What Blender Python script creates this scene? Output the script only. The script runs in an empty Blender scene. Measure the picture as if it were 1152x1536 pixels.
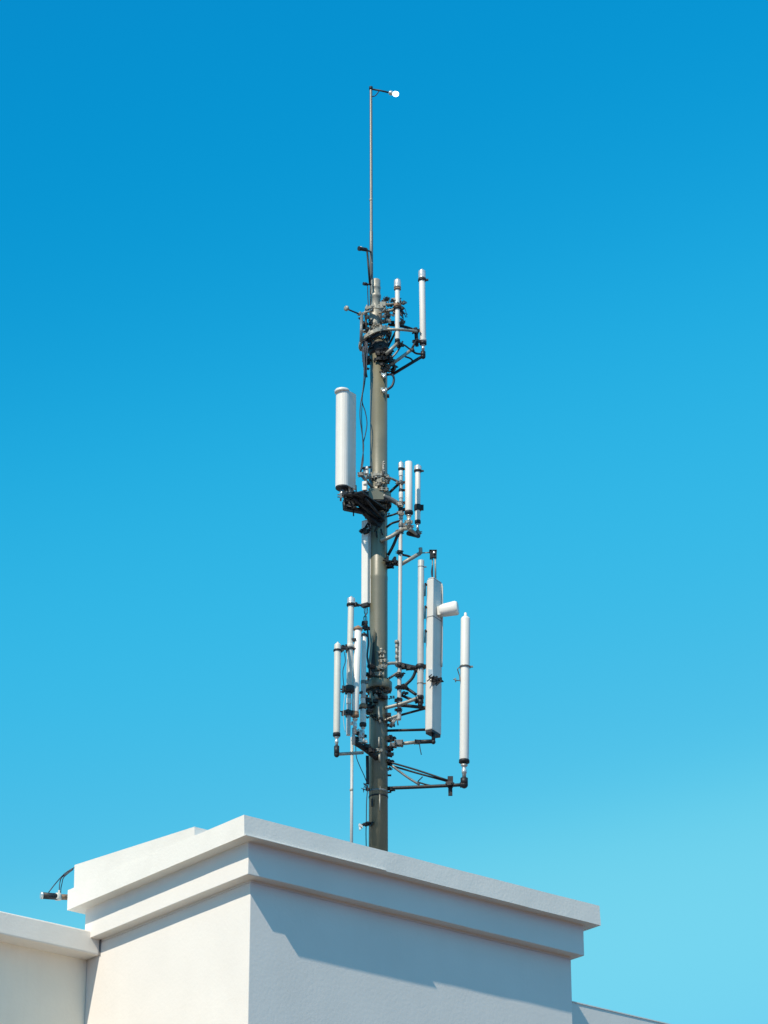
import bpy, bmesh, math, random
from mathutils import Vector as V, Matrix
from mathutils import noise as mnoise
R = random.Random(11)
sc = bpy.context.scene
col = sc.collection

# ------------------------------------------------------------------ camera
F_PX, PITCH, ROLL = 4666.57, 0.4305, -0.0008
CAMZ = 1.6
MY = 37.15                       # distance of the mast from the camera, metres
cam = bpy.data.cameras.new('Camera')
cam.sensor_fit = 'VERTICAL'; cam.sensor_height = 36.0; cam.sensor_width = 27.0
cam.lens = F_PX/1536*36.0
cam.clip_start = 0.1; cam.clip_end = 5000
co = bpy.data.objects.new('Camera', cam); col.objects.link(co)
co.location = (0, 0, CAMZ)
co.rotation_euler = (math.pi/2 + PITCH, 0, 0)
sc.camera = co
FW = V((0, math.cos(PITCH), math.sin(PITCH))); UP = V((0, -math.sin(PITCH), math.cos(PITCH))); RT = V((1, 0, 0))
EYE = V((0, 0, CAMZ))

def at(x, y, dep=0.0):
    """world point seen at photo pixel x, y that stands at distance MY + dep"""
    r = FW + RT*((x-576)/F_PX) - UP*((y-768)/F_PX)
    return EYE + r*((MY+dep)/r.y)
PX = 0.00855                     # metres per photo pixel at the mast

# ------------------------------------------------------------------ materials
def mat(name, base, rough=.5, metal=0.0, var=.12, vscale=6.0, bump=0.0, bscale=60.0, stain=None, stain_amt=.3, streak=False, spec=.5, emis=None):
    m = bpy.data.materials.new(name); m.use_nodes = True
    nt = m.node_tree; N = nt.nodes; L = nt.links
    b = N['Principled BSDF']
    b.inputs['Roughness'].default_value = rough; b.inputs['Metallic'].default_value = metal
    b.inputs['Specular IOR Level'].default_value = spec
    tc = N.new('ShaderNodeTexCoord')
    no = N.new('ShaderNodeTexNoise'); no.inputs['Scale'].default_value = vscale; no.inputs['Detail'].default_value = 6
    L.new(tc.outputs['Object'], no.inputs['Vector'])
    rmp = N.new('ShaderNodeValToRGB')
    lo = [max(0, c*(1-var)) for c in base]; hi = [min(1, c*(1+var)) for c in base]
    rmp.color_ramp.elements[0].position = .3; rmp.color_ramp.elements[0].color = (*lo, 1)
    rmp.color_ramp.elements[1].position = .7; rmp.color_ramp.elements[1].color = (*hi, 1)
    L.new(no.outputs['Fac'], rmp.inputs['Fac'])
    out = rmp.outputs['Color']
    if stain:
        n2 = N.new('ShaderNodeTexNoise'); n2.inputs['Scale'].default_value = vscale*.6; n2.inputs['Detail'].default_value = 9
        n2.inputs['Roughness'].default_value = .65
        mp = N.new('ShaderNodeMapping')
        if streak: mp.inputs['Scale'].default_value = (3, 3, .22)
        L.new(tc.outputs['Object'], mp.inputs['Vector']); L.new(mp.outputs['Vector'], n2.inputs['Vector'])
        r2 = N.new('ShaderNodeValToRGB')
        r2.color_ramp.elements[0].position = .5; r2.color_ramp.elements[0].color = (0, 0, 0, 1)
        r2.color_ramp.elements[1].position = .75; r2.color_ramp.elements[1].color = (stain_amt,)*3+(1,)
        L.new(n2.outputs['Fac'], r2.inputs['Fac'])
        mx = N.new('ShaderNodeMix'); mx.data_type = 'RGBA'
        L.new(r2.outputs['Color'], mx.inputs['Factor']); L.new(out, mx.inputs['A'])
        mx.inputs['B'].default_value = (*stain, 1)
        out = mx.outputs['Result']
    L.new(out, b.inputs['Base Color'])
    if bump:
        n3 = N.new('ShaderNodeTexNoise'); n3.inputs['Scale'].default_value = bscale; n3.inputs['Detail'].default_value = 5
        L.new(tc.outputs['Object'], n3.inputs['Vector'])
        bp = N.new('ShaderNodeBump'); bp.inputs['Strength'].default_value = bump; bp.inputs['Distance'].default_value = .01
        L.new(n3.outputs['Fac'], bp.inputs['Height']); L.new(bp.outputs['Normal'], b.inputs['Normal'])
    if emis:
        b.inputs['Emission Color'].default_value = (*emis[:3], 1); b.inputs['Emission Strength'].default_value = emis[3]
    return m

M = dict(
 plaster = mat('white_painted_plaster', (.82, .775, .722),   .85, 0, .025, 1.6, .17, 24, (.72, .68, .62), .16, True, spec=.25),
 wingp   = mat('bounce_warmed_plaster', (.88, .82, .70), .85, 0, .022, 2.2, .24, 24, (.74, .68, .58), .22, True, spec=.25),  # plaster tinted cream: warm bounce from the sunlit tower face put into the colour
 soffit  = mat('white_painted_coping', (.82, .78, .72), .85, 0, .02, 3.5, .22, 30, (.62, .585, .53), .22, False, spec=.25),
 pole    = mat('olive_grey_galvanised_pole', (.158, .145, .090), .42, .0, .10, 5, .06, 25, (.10, .085, .055), .5, True, spec=1.0),
 pale    = mat('pale_galvanised_steel', (.34, .325, .275), .45, .15, .22, 30, .2, 60, (.20, .14, .09), .5),
 steel   = mat('galvanised_steel', (.20, .20, .19), .45, .25, .25, 28, .2, 60, (.13, .09, .06), .5),
 dark    = mat('dark_weathered_steel', (.017, .018, .021), .5, .0, .3, 30, .2, 60, (.06, .04, .03), .4, spec=.35),
 black   = mat('black_rubber', (.018, .019, .022), .55, 0, .3, 20),
 white   = mat('white_fibreglass', (.80, .765, .71), .38, 0, .025, 8, .0, 30, (.58, .53, .45), .34, True),
 offwht  = mat('weathered_off_white_fibreglass', (.67, .645, .60), .45, 0, .04, 6, .05, 40, (.48, .44, .36), .4, True),
 cream   = mat('weathered_cream_fibreglass', (.66, .64, .57), .5, 0, .05, 10, .05, 40, (.46, .40, .30), .5, True),
 grey    = mat('grey_fibreglass', (.50, .515, .50), .45, 0, .05, 10, .05, 40, (.36, .34, .30), .4, True),
 rust    = mat('rusty_fitting', (.30, .18, .11), .7, .1, .3, 40, .2, 80),
 tube    = mat('smooth_grey_tube', (.17, .175, .165), .4, .2, .05, 2),
 silver  = mat('bright_fitting', (.66, .65, .62), .3, .5, .12, 40),
 cable   = mat('dark_cable_sheath', (.025, .035, .055), .45, 0, .3, 30),
 globe   = mat('white_glass_lamp', (.9, .9, .88), .25, 0, .01, 5, emis=(1, .97, .9, 2.6)),
 felt    = mat('grey_roof_felt', (.22, .215, .2), .9, 0, .15, 3, .3, 50),
 hair    = mat('hairline_crack', (.60, .57, .52), .9, 0, .1, 10),
 lead    = mat('grey_flashing', (.20, .20, .20), .6, .1, .15, 10),
 ground  = mat('pale_sandy_paving', (.12, .072, .045), .9, 0, .12, .4, .2, 6, (.09, .055, .035), .5),
)

# ------------------------------------------------------------------ mesh helpers
def nb(): return bmesh.new()

def frame(t):
    t = t.normalized()
    a = V((0, 0, 1)) if abs(t.z) < .9 else V((1, 0, 0))
    u = t.cross(a).normalized(); v = t.cross(u).normalized()
    return u, v

def sweep(bm, pts, r, seg=10, caps=True, rad=None):
    pts = [V(p) for p in pts]
    n = len(pts); rings = []
    u = None
    for i, p in enumerate(pts):
        if i == 0: t = pts[1]-p
        elif i == n-1: t = p-pts[i-1]
        else: t = (pts[i+1]-p).normalized() + (p-pts[i-1]).normalized()
        t.normalize()
        if u is None: u, v = frame(t)
        else:
            u = (u - t*u.dot(t)).normalized(); v = t.cross(u).normalized()
        k = 1.0
        if 0 < i < n-1:
            c = (pts[i+1]-p).normalized().dot(t); k = 1/max(.6, c)
        rr = rad[i] if rad else r
        rings.append([bm.verts.new(p + (u*math.cos(2*math.pi*j/seg) + v*math.sin(2*math.pi*j/seg))*rr*(k if i not in (0, n-1) else 1)) for j in range(seg)])
    for a, b in zip(rings, rings[1:]):
        for j in range(seg):
            f = bm.faces.new((a[j], a[(j+1) % seg], b[(j+1) % seg], b[j])); f.smooth = True
    if caps:
        bm.faces.new(rings[0][::-1]); bm.faces.new(rings[-1])

def rod(bm, a, b, r, seg=10): sweep(bm, [a, b], r, seg)

def lathe(bm, a, b, prof, seg=20):
    """prof: (t along a->b in metres from a, radius)"""
    a, b = V(a), V(b); t = (b-a).normalized(); u, v = frame(t); rings = []
    for s, r in prof:
        p = a + t*s
        rings.append([bm.verts.new(p + (u*math.cos(2*math.pi*j/seg)+v*math.sin(2*math.pi*j/seg))*max(r, 1e-4)) for j in range(seg)])
    for i, (p, q) in enumerate(zip(rings, rings[1:])):
        for j in range(seg):
            f = bm.faces.new((p[j], p[(j+1) % seg], q[(j+1) % seg], q[j]))
            f.smooth = abs(prof[i+1][0]-prof[i][0]) > .15*abs(prof[i+1][1]-prof[i][1])
    bm.faces.new(rings[0][::-1]); bm.faces.new(rings[-1])

def obox(bm, c, ax, ay, az):
    """box with centre c and half-axis vectors"""
    c = V(c); vs = []
    for sx in (-1, 1):
        for sy in (-1, 1):
            for sz in (-1, 1): vs.append(bm.verts.new(c + ax*sx + ay*sy + az*sz))
    for q in ((0, 1, 3, 2), (4, 6, 7, 5), (0, 4, 5, 1), (2, 3, 7, 6), (0, 2, 6, 4), (1, 5, 7, 3)):
        bm.faces.new([vs[i] for i in q])

def beam(bm, a, b, w, h):
    """rectangular bar from a to b"""
    a, b = V(a), V(b); t = b-a
    u = t.cross(V((0, 0, 1)))
    u = V((1, 0, 0)) if u.length < 1e-4 else u.normalized()
    v = t.normalized().cross(u)
    obox(bm, (a+b)/2, t/2, u*w/2, v*h/2)

def prism(bm, base, up):
    """polygon base (world points) swept by vector up"""
    lo = [bm.verts.new(p) for p in base]; hi = [bm.verts.new(p+up) for p in base]
    n = len(base)
    for i in range(n): bm.faces.new((lo[i], lo[(i+1) % n], hi[(i+1) % n], hi[i]))
    bm.faces.new(lo[::-1]); bm.faces.new(hi)

def ball(bm, c, r, sx=1, sy=1, sz=1, seg=12):
    bmesh.ops.create_uvsphere(bm, u_segments=seg, v_segments=max(6, seg*2//3), radius=1,
        matrix=Matrix.Translation(V(c)) @ Matrix.Diagonal((r*sx, r*sy, r*sz, 1)))
    for f in bm.faces:
        pass

def hang(a, b, sag=.05, n=8, jit=.0):
    a, b = V(a), V(b); out = []
    for i in range(n+1):
        t = i/n; p = a.lerp(b, t)
        p.z -= sag*4*t*(1-t)
        if 0 < i < n: p += V((R.uniform(-jit, jit), R.uniform(-jit, jit), 0))
        out.append(p)
    return out

def smooth_path(pts, k=5):
    """Catmull-Rom through pts"""
    pts = [V(p) for p in pts]; P = [pts[0]*2-pts[1]] + pts + [pts[-1]*2-pts[-2]]; out = []
    for i in range(1, len(P)-2):
        a, b, c, d = P[i-1:i+3]
        for j in range(k):
            t = j/k
            out.append(.5*((2*b)+(c-a)*t+(2*a-5*b+4*c-d)*t*t+(3*b-a-3*c+d)*t**3))
    out.append(pts[-1]); return out

# ------------------------------------------------------------------ scene-object helpers
ORG = {}
def link_mesh(name, bm, m, org, bevel=0):
    bmesh.ops.recalc_face_normals(bm, faces=bm.faces[:])
    bmesh.ops.translate(bm, verts=bm.verts[:], vec=-org)
    me = bpy.data.meshes.new(name); bm.to_mesh(me); bm.free()
    me.materials.append(M[m])
    o = bpy.data.objects.new(name, me); col.objects.link(o)
    if bevel:
        md = o.modifiers.new('bevel', 'BEVEL'); md.width = bevel; md.segments = 2; md.limit_method = 'ANGLE'; md.angle_limit = .6
    return o
def thing(name, label, cat, org, group=None):
    o = bpy.data.objects.new(name, None); o.empty_display_size = .2; col.objects.link(o)
    o.location = org; ORG[o.name] = V(org)
    o['label'] = label; o['category'] = cat
    if group: o['group'] = group
    return o
def pieces(bm, gap=.004):
    """separate bits of a mesh; bits that touch count as one"""
    bm.verts.ensure_lookup_table(); bm.verts.index_update()
    seen = [-1]*len(bm.verts); isl = []
    for v in bm.verts:
        if seen[v.index] >= 0: continue
        k = len(isl); st = [v]; seen[v.index] = k; lo = v.co.copy(); hi = v.co.copy()
        while st:
            a = st.pop()
            for c in range(3): lo[c] = min(lo[c], a.co[c]); hi[c] = max(hi[c], a.co[c])
            for e in a.link_edges:
                b = e.other_vert(a)
                if seen[b.index] < 0: seen[b.index] = k; st.append(b)
        isl.append((lo, hi))
    par = list(range(len(isl)))
    def find(x):
        while par[x] != x: x = par[x]
        return x
    for x in range(len(isl)):
        for y in range(x):
            (la, ha), (lb, hb) = isl[x], isl[y]
            if all(la[c] <= hb[c]+gap and lb[c] <= ha[c]+gap for c in range(3)): par[find(x)] = find(y)
    return [find(k) for k in seen]
def part(name, bm, m, parent, label=None, bevel=0):
    org = ORG[parent.name]
    g = pieces(bm); ids = sorted(set(g)); first = None
    for k in ids:
        b2_ = bm
        if len(ids) > 1:
            b2_ = bm.copy(); b2_.verts.ensure_lookup_table()
            bmesh.ops.delete(b2_, geom=[v for v, q_ in zip(b2_.verts[:], g) if q_ != k], context='VERTS')
        o = link_mesh(name, b2_, m, org, bevel); o.parent = parent; ORG[o.name] = org
        if label: o['label'] = label
        first = first or o
    return first
def single(name, bm, m, label, cat, org, group=None, bevel=0):
    o = link_mesh(name, bm, m, V(org), bevel); o.location = org; ORG[o.name] = V(org)
    o['label'] = label; o['category'] = cat
    if group: o['group'] = group
    return o
def cable(label, pts, r=.006, m='cable', group='cables on the mast', name='cable', cat='cable', k=5):
    bm = nb(); p = smooth_path(pts, k); sweep(bm, p, r, 6)
    return single(name, bm, m, label, cat, p[0], group)

# ------------------------------------------------------------------ the building
TH = 0.6792
D = V((math.cos(TH), math.sin(TH), 0)); E = V((-math.sin(TH), math.cos(TH), 0)); Z = V((0, 0, 1))
COR = V((-1.5898, 34.0, 11.5328 + CAMZ))           # lower corner of the coping nearest the camera
H1, LR, LL, O1, H2, O2 = .2567, 5.543, 3.684, .1653, .389, .1516
O3, O4 = .1595, .0862
def B(a, b, h): return COR + D*a + E*b + Z*h
def wavy_box(bm, a0, a1, b0, b1, h0, h1, step=.22, amp=.003, seed=0, boff=None):
    """box in building axes whose edges wander by a few millimetres, like hand-floated render"""
    na = max(1, min(60, round((a1-a0)/step))); nbb = max(1, min(60, round((b1-b0)/step))); nh = max(1, min(4, round((h1-h0)/step)))
    cache = {}
    def vt(i, j, k):
        q = (i, j, k)
        if q not in cache:
            p = B(a0+(a1-a0)*i/na, (boff(a0+(a1-a0)*i/na, h0+(h1-h0)*k/nh) if boff and j == 0 else 0)+b0+(b1-b0)*j/nbb, h0+(h1-h0)*k/nh)
            w = V((mnoise.noise(p*1.7+V((seed, 0, 0))), mnoise.noise(p*1.7+V((0, seed+9, 0))), mnoise.noise(p*1.3+V((0, 0, seed+21)))))
            w2 = V((mnoise.noise(p*6+V((seed, 3, 0))), mnoise.noise(p*6+V((5, seed, 0))), mnoise.noise(p*6+V((0, 7, seed)))))
            cache[q] = bm.verts.new(p + w*amp + w2*amp*.4)
        return cache[q]
    for k in (0, nh):
        for i in range(na):
            for j in range(nbb): bm.faces.new((vt(i, j, k), vt(i+1, j, k), vt(i+1, j+1, k), vt(i, j+1, k)))
    for j in (0, nbb):
        for i in range(na):
            for k in range(nh): bm.faces.new((vt(i, j, k), vt(i+1, j, k), vt(i+1, j, k+1), vt(i, j, k+1)))
    for i in (0, na):
        for j in range(nbb):
            for k in range(nh): bm.faces.new((vt(i, j, k), vt(i, j+1, k), vt(i, j+1, k+1), vt(i, j, k+1)))

bld = thing('building', 'white rendered building whose square tower block carries a projecting coping under the mast', 'building', B(0, 0, 0)*1 - Z*(11.5328+CAMZ))
GZ = -(11.5328+CAMZ)                                  # ground, in coping heights
bm = nb(); wavy_box(bm, O1+O2, LR-O3-O4, O1+O2, 7.2, GZ, -H2-.03, .35, .002, 1)
wavy_box(bm, O1+O2+.004, LR-O3-O4-.004, O1+O2+.004, LL-.25, -H2-.029, -H2+.02, .35, .0, 1)
part('tower_wall', bm, 'plaster', bld, bevel=.008)
bm = nb(); wavy_box(bm, O1, LR-O3, O1, LL-.16, -H2, .02, .2, .0025, 2)
part('frieze', bm, 'plaster', bld, bevel=.007)
JA = 2.08
bm = nb()
wavy_box(bm, 0, LR, 0, LL, 0, H1, .12, .003, 3, boff=lambda a, h: .02+.016*h/H1)
cop = part('coping', bm, 'soffit', bld)
bm = nb(); obox(bm, B(JA/2+.002, .0105, .0045), D*(JA/2-.002), E*.0105, Z*.0035); part('shadow_lip', bm, 'soffit', cop)  # thin lip added under the coping to step its shadow edge
# sloping upstand on the coping's left length, flush with its face
def bcoord(x, y, h=None, a=0.0):
    r = FW + RT*((x-576)/F_PX) - UP*((y-768)/F_PX)
    P0 = B(a, 0, 0); t = (P0-EYE).dot(D)/r.dot(D); P = EYE+r*t
    return (P-COR).dot(E), (P-COR).z
b1, h1_ = bcoord(292, 1240); b2, h2_ = bcoord(112, 1297.5)
bm = nb()
A1 = .34
lo = [B(.005, b1, H1-.06), B(.005, b2, H1-.06), B(A1, b2, H1-.06), B(A1, b1, H1-.06)]
hi = [B(-.002, b1, h1_), B(-.002, b2, h2_), B(A1, b2, h2_), B(A1, b1, h1_)]
lo = [bm.verts.new(p) for p in lo]; hi = [bm.verts.new(p) for p in hi]
for k in range(4): bm.faces.new((lo[k], lo[(k+1) % 4], hi[(k+1) % 4], hi[k]))
bm.faces.new(lo[::-1]); bm.faces.new(hi)
part('upstand', bm, 'soffit', cop)
# roof deck inside the copings
bm = nb(); obox(bm, B(LR/2, LL/2, H1+.02), D*(LR/2-.3), E*(LL/2-.32), Z*.024)
part('roof', bm, 'felt', bld)
# left wing: lower wall with its own coping
WB = 3.67
def zplane(x, y, b):
    r = FW + RT*((x-576)/F_PX) - UP*((y-768)/F_PX)
    P0 = B(0, b, 0); t = (P0-EYE).dot(E)/r.dot(E); P = EYE+r*t
    return (P-COR).dot(D), (P-COR).z
wb = zplane(75, 1417, 3.39)[1]; wt = zplane(75, 1382.3, 3.39)[1]
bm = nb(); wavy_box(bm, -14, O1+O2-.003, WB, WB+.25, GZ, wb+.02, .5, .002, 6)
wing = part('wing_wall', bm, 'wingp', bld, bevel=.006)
bm = nb(); wavy_box(bm, -14, O1+O2-.004, 3.39, WB+.5, wb, wt, .3, .003, 7)
part('wing_coping', bm, 'soffit', wing, bevel=.02)
bm = nb(); obox(bm, B(-6.8, WB+4.4, wb-.05), D*7.1, E*3.85, Z*.05)
part('wing_roof', bm, 'felt', wing)
# flashing gap where wing coping meets the tower
bm = nb(); obox(bm, B(O1+O2-.006, 3.384, wb+(wt-wb)*.40), D*.006, E*.008, Z*(wt-wb)*.42)
part('joint_seal', bm, 'lead', wing)
# right wing, set back behind the tower
RB = 1.3
ra, rz = zplane(861.5, 1502.5, RB)
bm = nb(); wavy_box(bm, LR-O3-O4+.003, 20, RB, RB+.3, GZ, rz-.015, .5, .003, 8)
w2 = part('wing_wall', bm, 'plaster', bld, bevel=.006)
bm = nb(); wavy_box(bm, LR-O3-O4+.004, 20, RB-.008, RB+.32, rz-.015, rz, .5, .003, 9)
part('wing_coping', bm, 'soffit', w2)
bm = nb(); obox(bm, B(12.5, RB+4.2, rz-.5), D*7.2, E*3.88, Z*.05)
part('wing_roof', bm, 'felt', w2)

# ground
bm = nb()
vs = [bm.verts.new((x*600, y*600+200, 0)) for x, y in ((-1, -1), (1, -1), (1, 1), (-1, 1))]; bm.faces.new(vs)
g = link_mesh('ground', bm, 'ground', V((0, 0, 0))); g['kind'] = 'structure'; g['label'] = 'pale sandy paving around the building'

# ------------------------------------------------------------------ the mast pole
RP = .1175
base = at(567.5, 1272); base.z = COR.z + H1 + .045
ax = V((base.x, base.y, 0))
def pz(y): return at(567.5, y).z                      # height on the pole seen at photo row y
def onpole(y): return V((base.x, base.y, pz(y)))
mast = thing('mast_pole', 'thick olive grey steel pole standing on the white tower roof, carrying all the antennas', 'mast', base)
bm = nb(); top = pz(515)
lathe(bm, base, base+Z, [(0, RP*1.03), (pz(1040)-base.z, RP*1.01), (pz(1038)-base.z, RP), (pz(872)-base.z, RP), (pz(870)-base.z, RP*1.02), (pz(866)-base.z, RP*1.02), (pz(864)-base.z, RP*.99), (top-base.z, RP*.985)], 40)
part('main_tube', bm, 'pole', mast)
UX = -.042
u0 = V((base.x+UX, base.y, 0))
bm = nb()
lathe(bm, u0+Z*top, u0+Z*(top+1), [(0, .088), (pz(470)-top, .086), (pz(468)-top, .067), (pz(448)-top, .065), (pz(447)-top, .073), (pz(443)-top, .073), (pz(442)-top, .064), (pz(434)-top, .064), (pz(433)-top, .069), (pz(431)-top, .069), (pz(430)-top, .064), (pz(421)-top, .063), (pz(420)-top, .055)], 28)
part('top_tube', bm, 'pale', mast)
def ring(name, y0, y1, r, m, cx=0):
    bm = nb(); p = V((base.x+cx, base.y, pz(y1))); h = pz(y0)-pz(y1)
    lathe(bm, p, p+Z, [(0, r*.97), (.006, r), (h-.006, r), (h, r*.97)], 36)
    for k in range(8):
        a = k*math.pi/4+.2
        q = p + V((math.cos(a), math.sin(a), 0))*(r*.88)
        rod(bm, q-Z*.025, q+Z*(h+.03), .012, 6)
    return part(name, bm, m, mast)
ring('flange', 1024, 1036, .175, 'pole')
ring('flange', 741, 752, .165, 'pole')
ring('flange', 1187, 1190, .124, 'steel')
bm = nb(); lathe(bm, base, base+Z, [(0, .24), (.03, .24), (.031, .19), (.05, .13)], 32)
part('base_plate', bm, 'steel', mast)

def clampblock(bm, p, s=.05, n=4, seed=0):
    """two jaws, their bolts and nuts round p"""
    rr = random.Random(seed); p = V(p)
    a = rr.uniform(0, 3); u = V((math.cos(a), math.sin(a), 0)); v = V((-u.y, u.x, 0))
    for s_ in (-1, 1):
        obox(bm, p+u*s*.5*s_, u*s*.16, v*s*.75, Z*s*.42)
    for k in range(n):
        q = p + v*s*rr.choice((-.6, .6)) + Z*s*rr.choice((-.22, .22))
        rod(bm, q-u*s*1.1, q+u*s*1.1, s*.11, 6)
        rod(bm, q+u*s*.66, q+u*s*.86, s*.22, 6)

def collar(bm, p, r, h):
    p = V(p); lathe(bm, p-Z*h/2, p+Z*h/2, [(0, r*.9), (h*.1, r), (h*.9, r), (h, r*.9)], 16)

# ------------------------------------------------------------------ antennas
def rounded(r, h, k=5, tip=.6):
    """profile of a domed end, from radius r to the top"""
    return [(h*math.sin(i/k*math.pi/2), r*math.cos(i/k*math.pi/2)) for i in range(1, k+1)]
WH = 'whip antennas on the mast'
def whip(name, label, x1, y1, x0, y0, w, dep=0, m='white', cap=None, bands=(), stub=None, elbow=None, foot='dark', dome=3, group=WH, dep1=None, cat='antenna', nub=False):
    """upright tube antenna: top seen at x1,y1, foot at x0,y0, w pixels wide.
    cap (rows, extra, material), bands [(row, extra, rows, mat)], stub row, elbow row"""
    a = at(x0, y0, dep); t = at(x1, y1, dep if dep1 is None else dep1)
    # stand it upright at its own place: same distance all the way up
    r = w/2*PX*(MY+dep)/MY; t_ = (t-a); L = t_.length; ud = t_/L
    low = at(x0, stub if stub else y0, dep) if not elbow else at(x0, elbow, dep)
    th = thing(name, label, cat, low, group)
    bm = nb(); dh = dome*PX
    prof = [(0, r*.96), (.012, r)] + [(L-dh, r)] + [(L-dh+s, q) for s, q in rounded(r, dh)]
    lathe(bm, a, t, prof, 22); part('radome', bm, m, th)
    if cap:
        n, ex, cm = cap; h = n*PX*1.1; bm = nb(); q = t - ud*h
        rr = r+ex*PX
        lathe(bm, q, t, [(-.004, rr*1.04), (.006, rr*1.08), (.018, rr*1.05), (.02, rr), (h*.86, rr), (h*.95, rr*.9), (h, rr*.72), (h*1.01, rr*.34), (h*1.01+.02, rr*.30)], 20)
        part('cap', bm, cm, th)
    for (y, ex, n, cm) in bands:
        f = (y-y1)/(y0-y1); p = t.lerp(a, f); bm = nb(); h = n*PX*1.1
        lathe(bm, p-ud*h/2, p+ud*h/2, [(0, r+ex*PX*.7), (h*.15, r+ex*PX), (h*.85, r+ex*PX), (h, r+ex*PX*.7)], 20)
        if cm in ('dark', 'steel', 'black'):
            obox(bm, p+V((r+ex*PX+.012, -.01, 0)), V((.016, 0, 0)), V((0, .012, 0)), Z*h*.45)
        part('band', bm, cm, th)
    if stub:
        b = at(x0, stub, dep); bm = nb(); l2 = (a-b).length
        lathe(bm, b, a, [(0, r*.42), (l2*.3, r*.42), (l2*.32, r*.55), (l2*.5, r*.55), (l2*.52, r*.44), (l2*.72, r*.44), (l2*.74, r*.75), (l2*.80, r*.75)], 14)
        part('stub', bm, 'silver', th)
        bm = nb(); lathe(bm, a-ud*PX*3.2, a+ud*PX*2.5, [(0, r*.8), (.01, r*1.14), (PX*5, r*1.12), (PX*5.7, r*1.04)], 18)
        part('collar', bm, foot, th)
    if nub:
        bm = nb(); lathe(bm, t-ud*.004, t+ud*.1, [(0, r*.42), (.012, r*.42), (.016, r*.3), (.05, r*.3), (.056, r*.18)], 12); part('cap_nub', bm, m, th)
    if elbow:
        b = at(x0, stub if stub else y0, dep); c = at(x0, elbow, dep); bm = nb()
        rod(bm, b+Z*.006, c-Z*.012, r*.78, 12); ball(bm, c-Z*.01, r*.8)
        part('elbow', bm, foot, th)
    return th

# top pair
whip('whip_antenna', 'shorter white whip antenna beside the mast head, with rusty clamp at mid height', 596.2, 420, 596.2, 511, 7.6, -.15, cap=(12, 1.6, 'silver'),
     bands=[(434, 1.8, 2.2, 'rust'), (459, 2.6, 5, 'rust'), (463, 2.2, 3, 'dark')], stub=519)
whip('whip_antenna', 'tall white whip antenna at upper right of the mast head, highest of the white tubes', 633, 406, 634.6, 515, 10, .05, cap=(13, .8, 'silver'),
     bands=[(420.5, 1.7, 3, 'dark'), (511, .8, 3, 'grey')], stub=528, elbow=534)
# middle trio
whip('whip_antenna', 'thin banded pink and grey tube antenna, left of the middle pair of white antennas', 601.5, 694, 601.5, 796, 5.8, -.05, m='grey', cap=(9, 1.3, 'silver'),
     bands=[(704, 1.6, 2.5, 'dark'), (711, .5, 8, 'white'), (724, .9, 3, 'dark'), (736, .6, 3, 'dark'), (744, .4, 9, 'white'), (755, 1.0, 4, 'dark'), (765, 1.4, 5, 'black'), (776, .5, 5, 'cream'), (788, 1.0, 6, 'steel')])
whip('panel_antenna', 'short plain white cylinder antenna in the middle of the right hand trio', 613, 692.5, 613.4, 769, 11.6, -.3, dome=1.3, stub=788, foot='black')
whip('whip_antenna', 'white tube antenna with steel cap, right edge of the middle trio', 626.8, 699, 626.6, 783, 8.4, -.02, cap=(7, 1.6, 'silver'),
     bands=[(707, 1.7, 2.2, 'dark'), (762, 1.5, 9, 'dark')], stub=797, elbow=803)
# right lower group
whip('whip_antenna', 'plain pale grey tube antenna left of the tall panel, with a bracket at mid height', 631.6, 840, 630.5, 1046, 9.6, -.12, m='grey', dome=1.5,
     bands=[(851, .3, 1, 'steel'), (1001, 2.6, 6, 'dark'), (1026, .6, 1.2, 'steel')], stub=1049, elbow=1056)
whip('whip_antenna', 'bright white whip antenna standing farthest right on its own long arm', 698.2, 924.5, 696.3, 1142, 14.2, -.2, dome=5, cap=None, nub=True,
     bands=[(1001.5, 1.6, 2.2, 'steel')], stub=1168, elbow=1176)
# left lower group
whip('whip_antenna', 'cream tube antenna with domed cap, tallest of the lower left cluster', 526.8, 897, 524.0, 1031, 9.2, -.52, m='cream', cap=(9, 1.2, 'silver'),
     bands=[(907.5, 2.2, 3.5, 'dark'), (970, 1.6, 5, 'cream'), (974, 1.8, 2, 'black'), (1034, 3.2, 9, 'black')])
whip('whip_antenna', 'grey lower tube hanging under the cream domed antenna in the left cluster', 523.5, 1038, 522.5, 1103, 6.4, -.52, m='grey', dome=.6,
     bands=[(1052, .6, 8, 'white'), (1070, 2.4, 7, 'black')])
whip('whip_antenna', 'whitest tube antenna with flat rusty cap, front of the lower left cluster', 537.2, 941, 532.6, 1073, 10.8, -.5, dome=.8, cap=(4, 1.0, 'rust'),
     bands=[(1070, .2, 4, 'rust')], stub=1100, foot='rust')
whip('whip_antenna', 'white tube antenna with tangled black top fitting, beside the pole in the lower left cluster', 546.2, 951, 544.6, 1056, 7.6, -.33, dome=.8, cap=(3, 1.1, 'dark'),
     bands=[(1024, .4, 5, 'steel'), (1037, .2, 22, 'grey'), (1060, 2.0, 6, 'rust')])
whip('whip_antenna', 'short white stub antenna hanging below the lower left cluster', 544.6, 1064, 544.4, 1087, 9.5, -.33, dome=.5, m='white', stub=1108, foot='black')
whip('whip_antenna', 'cream whip antenna at the far left edge of the lower cluster, on an elbow arm', 506.5, 965.5, 505.0, 1102, 10.2, -.8, m='cream', cap=(9, -.6, 'cream'),
     bands=[(976, 1.3, 2.6, 'dark')], stub=1120, elbow=1131)

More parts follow.
